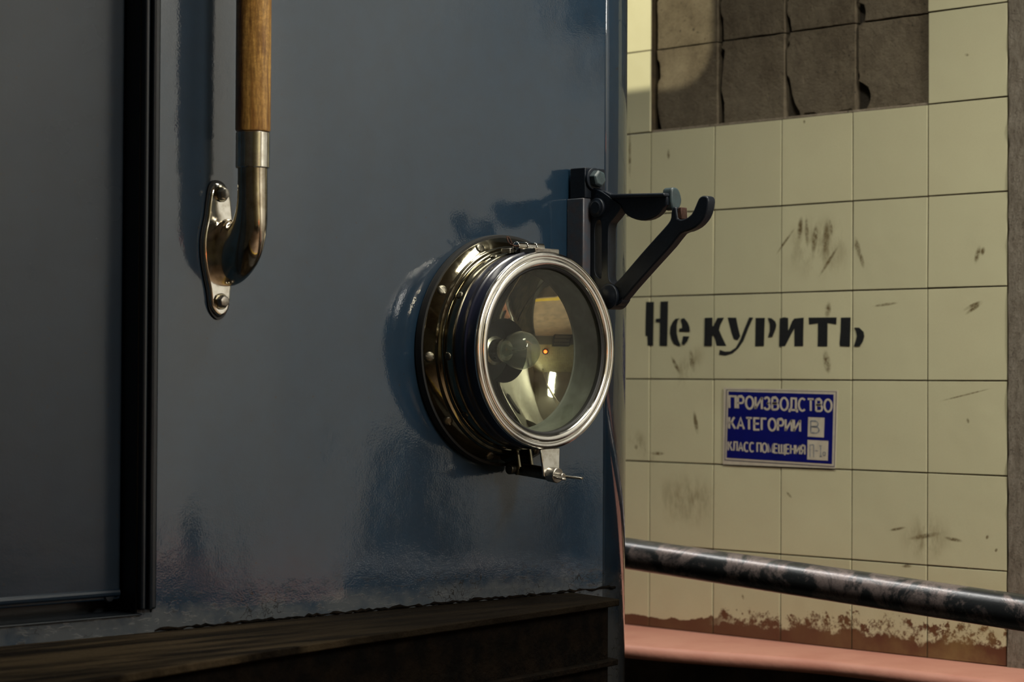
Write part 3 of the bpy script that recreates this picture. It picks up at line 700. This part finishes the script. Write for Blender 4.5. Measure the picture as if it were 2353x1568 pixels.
# slotted screws: round head with a real slot
def screw_mesh(r, h):
    bm = bmesh.new(); n = 24
    lathe(bm, [(0, h*.55), (r*.30, h*.55)], (0,0,0), (0,0,1), seg=4)
    bm = bmesh.new()
    lathe(bm, [(r, 0), (r, h*.35), (r*.85, h*.8), (r*.55, h), (0, h*1.05)], (0,0,0), (0,0,1), seg=n)
    box(bm, (-r*.8, -r*.13, h*.95), (r*.8, r*.13, h*1.12))
    return finish(bm, 40)
SCR = screw_mesh(.0068, .0032); SCR.materials.append(M_SCREW)
SCR2 = screw_mesh(.0052, .0022); SCR2.materials.append(M_SCREW)
def pol(ang, r, o): return Vector((HC.x+math.cos(ang)*r, -o, HC.z+math.sin(ang)*r))
def orient(n, loc, spin=0): 
    q = Vector(n).to_track_quat('Z', 'Y'); return Matrix.Translation(loc) @ q.to_matrix().to_4x4() @ Matrix.Rotation(spin, 4, 'Z')
for k in range(10):
    a = math.radians(4 + 36*k + 0)
    placed('screw', SCR, orient((math.cos(a)*.55, -1, math.sin(a)*.55), pol(a, .1402, .0158), random.uniform(0, 3)), head)
for k in range(10):
    a = math.radians(4 + 36*k)
    placed('screw', SCR2, orient((math.cos(a), 0, math.sin(a)), pol(a, .1283, .038), random.uniform(0, 3)), head)
# hinge on top
hz1 = HC.z+.1275
bm = bmesh.new(); box(bm, (hx-.028, -.046, hz1-.006), (hx+.014, -.030, hz1+.0035)); box(bm, (hx-.022, -.086, hz1-.004), (hx+.022, -.058, hz1+.0025))
hinge = obj('hinge', bm, M_STEEL, head, bevel=.001)
for k, (a, b) in enumerate(((-.024, -.009), (-.0075, .0075), (.009, .024))):
    bm = bmesh.new(); tube(bm, [(hx+a, -.053, hz1+.006), (hx+b, -.053, hz1+.006)], .0056, 20)
    box(bm, (hx+a, -.053 if k != 1 else -.066, hz1-.002), (hx+b, -.040 if k != 1 else -.053, hz1+.004))
    obj('hinge_knuckle', bm, M_CHR, head, bevel=.0006)
bm = bmesh.new(); tube(bm, smooth_path([(hx-.024, -.053, hz1+.006), (hx-.031, -.054, hz1+.007), (hx-.038, -.056, hz1+.014), (hx-.042, -.056, hz1+.017)]), .0011, 8)
tube(bm, smooth_path([(hx-.026, -.053, hz1+.005), (hx-.034, -.050, hz1+.010), (hx-.036, -.048, hz1+.018)]), .0009, 8); obj('split_pin', bm, M_RUST, head)
# latch below: bracket on the flange, swing bolt, tab on the rim, wing nut
zb = HC.z-.1275
bm = bmesh.new()
prism(bm, [(hx-.003, -.014, zb+.004), (hx-.003, -.014, zb-.026), (hx-.003, -.034, zb-.034), (hx-.003, -.040, zb-.024), (hx-.003, -.034, zb+.004)], (.005, 0, 0))
prism(bm, [(hx+.020, -.014, zb+.004), (hx+.020, -.014, zb-.026), (hx+.020, -.034, zb-.034), (hx+.020, -.040, zb-.024), (hx+.020, -.034, zb+.004)], (.005, 0, 0))
obj('latch_bracket', bm, M_BRASSY, head, bevel=.0012)
bm = bmesh.new(); tube(bm, [(hx-.010, -.028, zb-.026), (hx+.032, -.028, zb-.026)], .0068, 20); obj('latch_pivot', bm, M_SCREW, head, bevel=.001)
bm = bmesh.new(); tube(bm, [(hx+.011, -.026, zb-.026), (hx+.011, -.080, zb-.031)], .0082, 20); obj('swing_bolt', bm, M_SCREW, head, bevel=.001)
bm = bmesh.new(); prism(bm, [(hx-.006, -.078, zb+.002), (hx+.030, -.078, zb+.002), (hx+.026, -.081, zb-.034), (hx-.002, -.081, zb-.034)], (0, -.003, 0)); obj('latch_tab', bm, M_CHR, head, bevel=.001)
bm = bmesh.new(); tube(bm, [(hx+.011, -.081, zb-.031), (hx+.011, -.096, zb-.0325)], .0098, 18); tube(bm, [(hx+.011, -.095, zb-.0325), (hx+.011, -.106, zb-.0335)], .0045, 12); obj('wing_nut', bm, M_STEEL, head, bevel=.001)
for s in (-1, 1):
    bm = bmesh.new(); prism(bm, [(hx+.011+s*.004, -.090, zb-.034), (hx+.011+s*.010, -.102, zb-.036), (hx+.011+s*.020, -.122, zb-.037), (hx+.011+s*.014, -.124, zb-.037), (hx+.011+s*.002, -.100, zb-.034)], (0, 0, .0028)); obj('wing', bm, M_STEEL, head, bevel=.0008)

# ------------------------------------------------------------------ hand rail
XH = onY(0, 512, 575).x; OFF = .0545
top = onX(XH, 588, 100)
def hp(px, py): return onX(XH, px, py)
rx = Vector((XH, -OFF, 0))
zc0, zc1 = onX(XH, 588, 302).z, onX(XH, 588, 387).z
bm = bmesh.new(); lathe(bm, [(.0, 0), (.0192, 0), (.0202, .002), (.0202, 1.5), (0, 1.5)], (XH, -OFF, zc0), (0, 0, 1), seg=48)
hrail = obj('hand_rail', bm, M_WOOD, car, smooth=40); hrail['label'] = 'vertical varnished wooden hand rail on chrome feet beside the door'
def collar(z0, z1, nm='collar'):
    h = z1-z0
    bm = lathe(bmesh.new(), [(0, 0), (.0186, 0), (.0196, .0012), (.0196, h-.0012), (.0186, h), (0, h)], (XH, -OFF, z0), (0, 0, 1), seg=48)
    return obj(nm, bm, M_CHR, hrail, smooth=35)
collar(zc1, zc0-.0005)
def foot(flip=False):
    global bm
    zmid = onY(0, 509, 575).z
    plate = [(505,421),(519,426),(529,440),(534,462),(538,500),(541,540),(541,600),(538,640),(534,665),(531,700),(526,716),(514,727),(504,724),(494,712),(489,698),(485,665),(480,640),(473,600),(471,560),(474,530),(480,500),(484,465),(489,436),(496,425)]
    P = [onY(-.008, x-2, y) for x, y in plate]
    if flip: P = [Vector((p.x, p.y, 2*FZ-p.z)) for p in P]
    P = smooth_loop(P, 3)
    o1 = obj('mounting_plate', prism(bmesh.new(), P, (0, .008, 0)), M_CHR, hrail, bevel=.003, segs=3)
    P = [Vector((p.x, p.y+.009, p.z)) for p in P]
    cp = sum(P, Vector())/len(P); P = [cp+(p-cp)*1.05 for p in P]
    obj('plate_gasket', prism(bmesh.new(), [Vector((p.x, -.0005, p.z)) for p in P], (0, -.0022, 0)), M_BLK, hrail)
    # elbow: swept oval section from the plate out and up into the collar
    zt = zc1+.002
    path = [(XH, -.003, zmid-.003), (XH, -.020, zmid-.003), (XH, -.0375, zmid+.006), (XH, -.0495, zmid+.026), (XH, -.0540, zmid+.050), (XH, -.0545, zmid+.072), (XH, -OFF, zt)]
    rad = [(.0395,.0185), (.0375,.0182), (.0315,.0178), (.0240,.0174), (.0186,.0172), (.0173,.0171), (.0170,.0170)]
    pp = smooth_path(path, 8); rp = smooth_path([(a, b, 0) for a, b in rad], 8); rp = [(v.x, v.y) for v in rp]
    if flip: pp = [Vector((p.x, p.y, 2*FZ-p.z)) for p in pp]
    bm = bmesh.new(); tube(bm, pp, rp, 36, side=(1, 0, 0)); obj('elbow', bm, M_ELB, hrail, smooth=60)
    for px, py in ((514, 446), (513, 693)):
        q = onY(-.008, px-6, py); 
        if flip: q.z = 2*FZ-q.z
        b = lathe(bmesh.new(), [(.0095, 0), (.0095, .0015), (.0088, .002), (0, .002)], q, seg=24); w_ = obj('washer', b, M_BRASSY, hrail)
        b = lathe(bmesh.new(), [(.0078, .002), (.0078, .006), (.0066, .0085), (.003, .0095), (0, .0095)], q, seg=6); obj('bolt', b, M_STEEL, hrail, bevel=.0008)
foot()
FZ = (zc0 + .75) - .0
# upper end: mirrored collar and foot out of the picture
FZ = (zc0+1.5+zc0)/2
collar(2*FZ-zc0+.0005, 2*FZ-zc1)
foot(True)

# ------------------------------------------------------------------ lamp bracket at the corner
XB = onY(0, 1302, 550).x
PRO = abs(onX(XB, 1340, 550).y)
zt_, zb_ = onX(XB, 1322, 386).z, onX(XB, 1320, 700).z
zm_ = onX(XB, 1322, 456).z
brk = obj('lamp_bracket', nbox((XB, -PRO, zb_), (XB+.040, 0, zm_)), M_POST, car, bevel=.0015)
brk['label'] = 'dark blue cast iron lamp bracket with folding hook arms at the car corner'
obj('top_block', nbox((XB+.002, -PRO-.001, zm_), (XB+.042, -.004, zt_)), M_BRK, brk, bevel=.0012)
q = onY(-PRO-.002, 1363, 412)
b = lathe(bmesh.new(), [(.0150, 0), (.0150, .003), (.013, .0035), (0, .0035)], q, seg=28); obj('washer', b, M_BRK, brk, bevel=.0005)
b = lathe(bmesh.new(), [(.0118, .003), (.0118, .012), (.0095, .0145), (0, .0145)], q, seg=6); obj('bolt', b, M_BRKL, brk, bevel=.001)
def trace(px, x, sm=0):
    P = [onX(x, a, b) for a, b in px]; return smooth_loop(P, sm) if sm else P
XK = XB+.014                                        # nearer face of the castings
cast = trace([(1342,432),(1366,434),(1385,442),(1403,455),(1424,470),(1424,482),(1410,502),(1400,514),(1397,535),(1397,580),(1397,630),(1402,648),(1418,656),(1430,665),(1430,690),(1418,702),(1395,703),(1375,685),(1342,640)], XK, 2)
slot = trace([(1376,505),(1381,512),(1382,530),(1382,580),(1382,630),(1380,640),(1374,638),(1367,628),(1366,610),(1366,560),(1366,525),(1370,511)], XK, 2)
obj('hinge_casting', prism(bmesh.new(), cast, (.016, 0, 0), holes=[slot]), M_BRK, brk, bevel=.002)
c1, c2 = onX(XK, 1374, 478), onX(XK, 1400, 682)
for c, r in ((c1, .013), (c2, .017)):
    b = lathe(bmesh.new(), [(0, .006), (r*.6, .006), (r*.75, .0045), (r, .004), (r, -.022), (0, -.022)], c, (-1, 0, 0), seg=32); obj('hinge_boss', b, M_BRK, brk, bevel=.001)
arm = trace([(1385,438),(1404,446),(1440,446),(1500,444),(1524,443),(1531,446),(1530,470),(1522,478),(1512,492),(1495,503),(1472,507),(1450,501),(1434,490),(1424,474),(1400,474),(1384,466)], XK+.002, 2)
obj('upper_arm', prism(bmesh.new(), arm, (.012, 0, 0)), M_BRK, brk, bevel=.002)
rib = trace([(1400,446),(1525,443),(1526,452),(1400,456)], XK-.004)
obj('arm_rib', prism(bmesh.new(), rib, (.024, 0, 0)), M_BRK, brk, bevel=.002)
yh = onX(XK+.008, 1544, 458).y
hd = smooth_loop([onY(yh, a, b) for a, b in ((1546,432),(1556,432),(1563,442),(1567,460),(1564,474),(1558,483),(1548,481),(1544,470),(1543,445))], 3)
obj('arm_head', prism(bmesh.new(), hd, (0, .016, 0)), M_BRKL, brk, bevel=.0022)
arm2 = trace([(1394,676),(1404,658),(1424,640),(1470,586),(1510,541),(1534,514),(1541,500),(1543,480),(1553,476),(1556,502),(1572,503),(1588,492),(1598,472),(1605,456),(1614,450),(1624,452),(1627,464),(1622,490),(1612,508),(1598,522),(1580,531),(1563,537),(1540,566),(1500,610),(1452,664),(1430,690),(1412,700),(1396,694)], XK-.0, 2)
obj('hook_arm', prism(bmesh.new(), arm2, (.015, 0, 0)), M_BRK, brk, bevel=.003)
tb_ = trace([(1557,478),(1565,476),(1566,504),(1556,504)], XK+.002)
obj('stop_tab', prism(bmesh.new(), tb_, (.012, 0, 0)), M_RUST, brk, bevel=.001)
ear = trace([(1402,660),(1420,660),(1436,668),(1440,680),(1436,694),(1420,703),(1400,706),(1390,690)], XK+.024, 3)
obj('hinge_ear', prism(bmesh.new(), ear, (.006, 0, 0)), M_BRK, brk, bevel=.002)
wb = trace([(1342,650),(1400,668),(1400,706),(1375,706),(1342,680)], XK+.006)
obj('hinge_web', prism(bmesh.new(), wb, (.02, 0, 0)), M_BRK, brk, bevel=.002)

# ------------------------------------------------------------------ cab lamp fitting and bay lights (out of the picture)
bm = lathe(bmesh.new(), [(0, 0), (.05, 0), (.05, -.01), (.03, -.02)], (1.3, 1.3, ZT-.002), (0, 0, 1), seg=24); obj('cab_lamp', bm, M_STEEL, car)

# ------------------------------------------------------------------ dark shapes added out of view to the right, for the paint to mirror
M_MATTE = simple('matte_black', (.012, .012, .013), .7, bumps=(12, .8, .02))
def mz(px, py, x=2.93): return mirror_pt(px, py, x)
c = (mz(862, 1200, 2.89)+mz(1045, 1200, 2.89))/2; wd = (mz(862, 1200, 2.89)-mz(1045, 1200, 2.89)).length/2
h = mz(940, 985).z-ZL
bm = lathe(bmesh.new(), [(0, h), (wd*.80, h), (wd*.9, h*.93), (wd*.86, h*.7), (wd*.95, h*.5), (wd*1.35, h*.32), (wd*1.6, h*.2), (wd*1.65, 0), (0, 0)], (c.x, c.y, ZL), (0, 0, 1), seg=28)
for v in bm.verts: v.co.x = c.x+(v.co.x-c.x)*.35
tag(obj('reflection_shape', bm, M_MATTE), 'added dark shape on the walkway by the whitewashed wall, mirrored in the paint', 'dark shape')  # added dark shape, gives the paint its large dark reflection
def post(p0, p1, z0, z1, label, name):
    a, b = mz(*p0), mz(*p1); bm = box(bmesh.new(), (2.90, min(a.y, b.y), z0), (2.99, max(a.y, b.y), z1))
    tag(obj(name, bm, M_MATTE, bevel=.01), label, 'box')  # added boxes, unseen, for dark patches mirrored in the paint
post((1292, 1200), (1330, 1200), ZL, mz(1300, 1095).z, 'added narrow black box on the walkway nearest the pilaster, mirrored in the paint', 'narrow_reflection_box')
post((372, 1200), (440, 1200), mz(400, 1325).z, mz(400, 1180).z, 'added black box on the whitewashed wall farthest from the pilaster, mirrored in the paint', 'low_reflection_box')
post((1290, 60), (1372, 60), mz(1300, 85).z, 2.485, 'added black box high on the whitewashed wall, mirrored in the paint', 'high_reflection_box')

t = NT('orange_lamp_lens'); t.set(Base_Color=(1, .15, .03), Emission_Color=(1, .16, .03), Emission_Strength=7.0)
ol = tag(empty('orange_warning_lamp', (1.7, -5.98, 1.75)), 'orange warning lamp on the back wall', 'lamp')
obj('lamp_lens', lathe(bmesh.new(), [(0, .20), (.09, .18), (.14, .12), (.15, .04), (.15, 0), (0, 0)], (1.7, -5.95, 1.75), (0, 1, 0), seg=24), t.m, ol)
obj('lamp_base', lathe(bmesh.new(), [(0, .05), (.26, .05), (.27, 0), (0, 0)], (1.7, -6, 1.75), (0, 1, 0), seg=24), M_MATTE, ol)
cb = tag(empty('reflection_cabinet', (.6, -5.6, .35)), 'added dark cabinet against the back wall, mirrored in the headlight bowl', 'cabinet')  # added out of view so the headlight bowl mirrors something dark
obj('body', nbox((.1, -5.95, .35), (1.2, -5.4, 1.3)), M_MATTE, cb, bevel=.01)
for k in range(3): obj('drawer', nbox((.14, -5.4, .42+.29*k), (1.16, -5.385, .67+.29*k)), M_STEEL, cb, bevel=.005)
for k, x_ in enumerate((-.3, 2.1)):
    obj_ = tag(obj('ceiling_pipe', tube(bmesh.new(), [(x_, -5.9, 3.35), (x_, -.9, 3.35)], .07, 20), M_STEEL), ('grey ceiling pipe over the middle of the bay', 'grey ceiling pipe over the walkway side')[k], 'pipe')
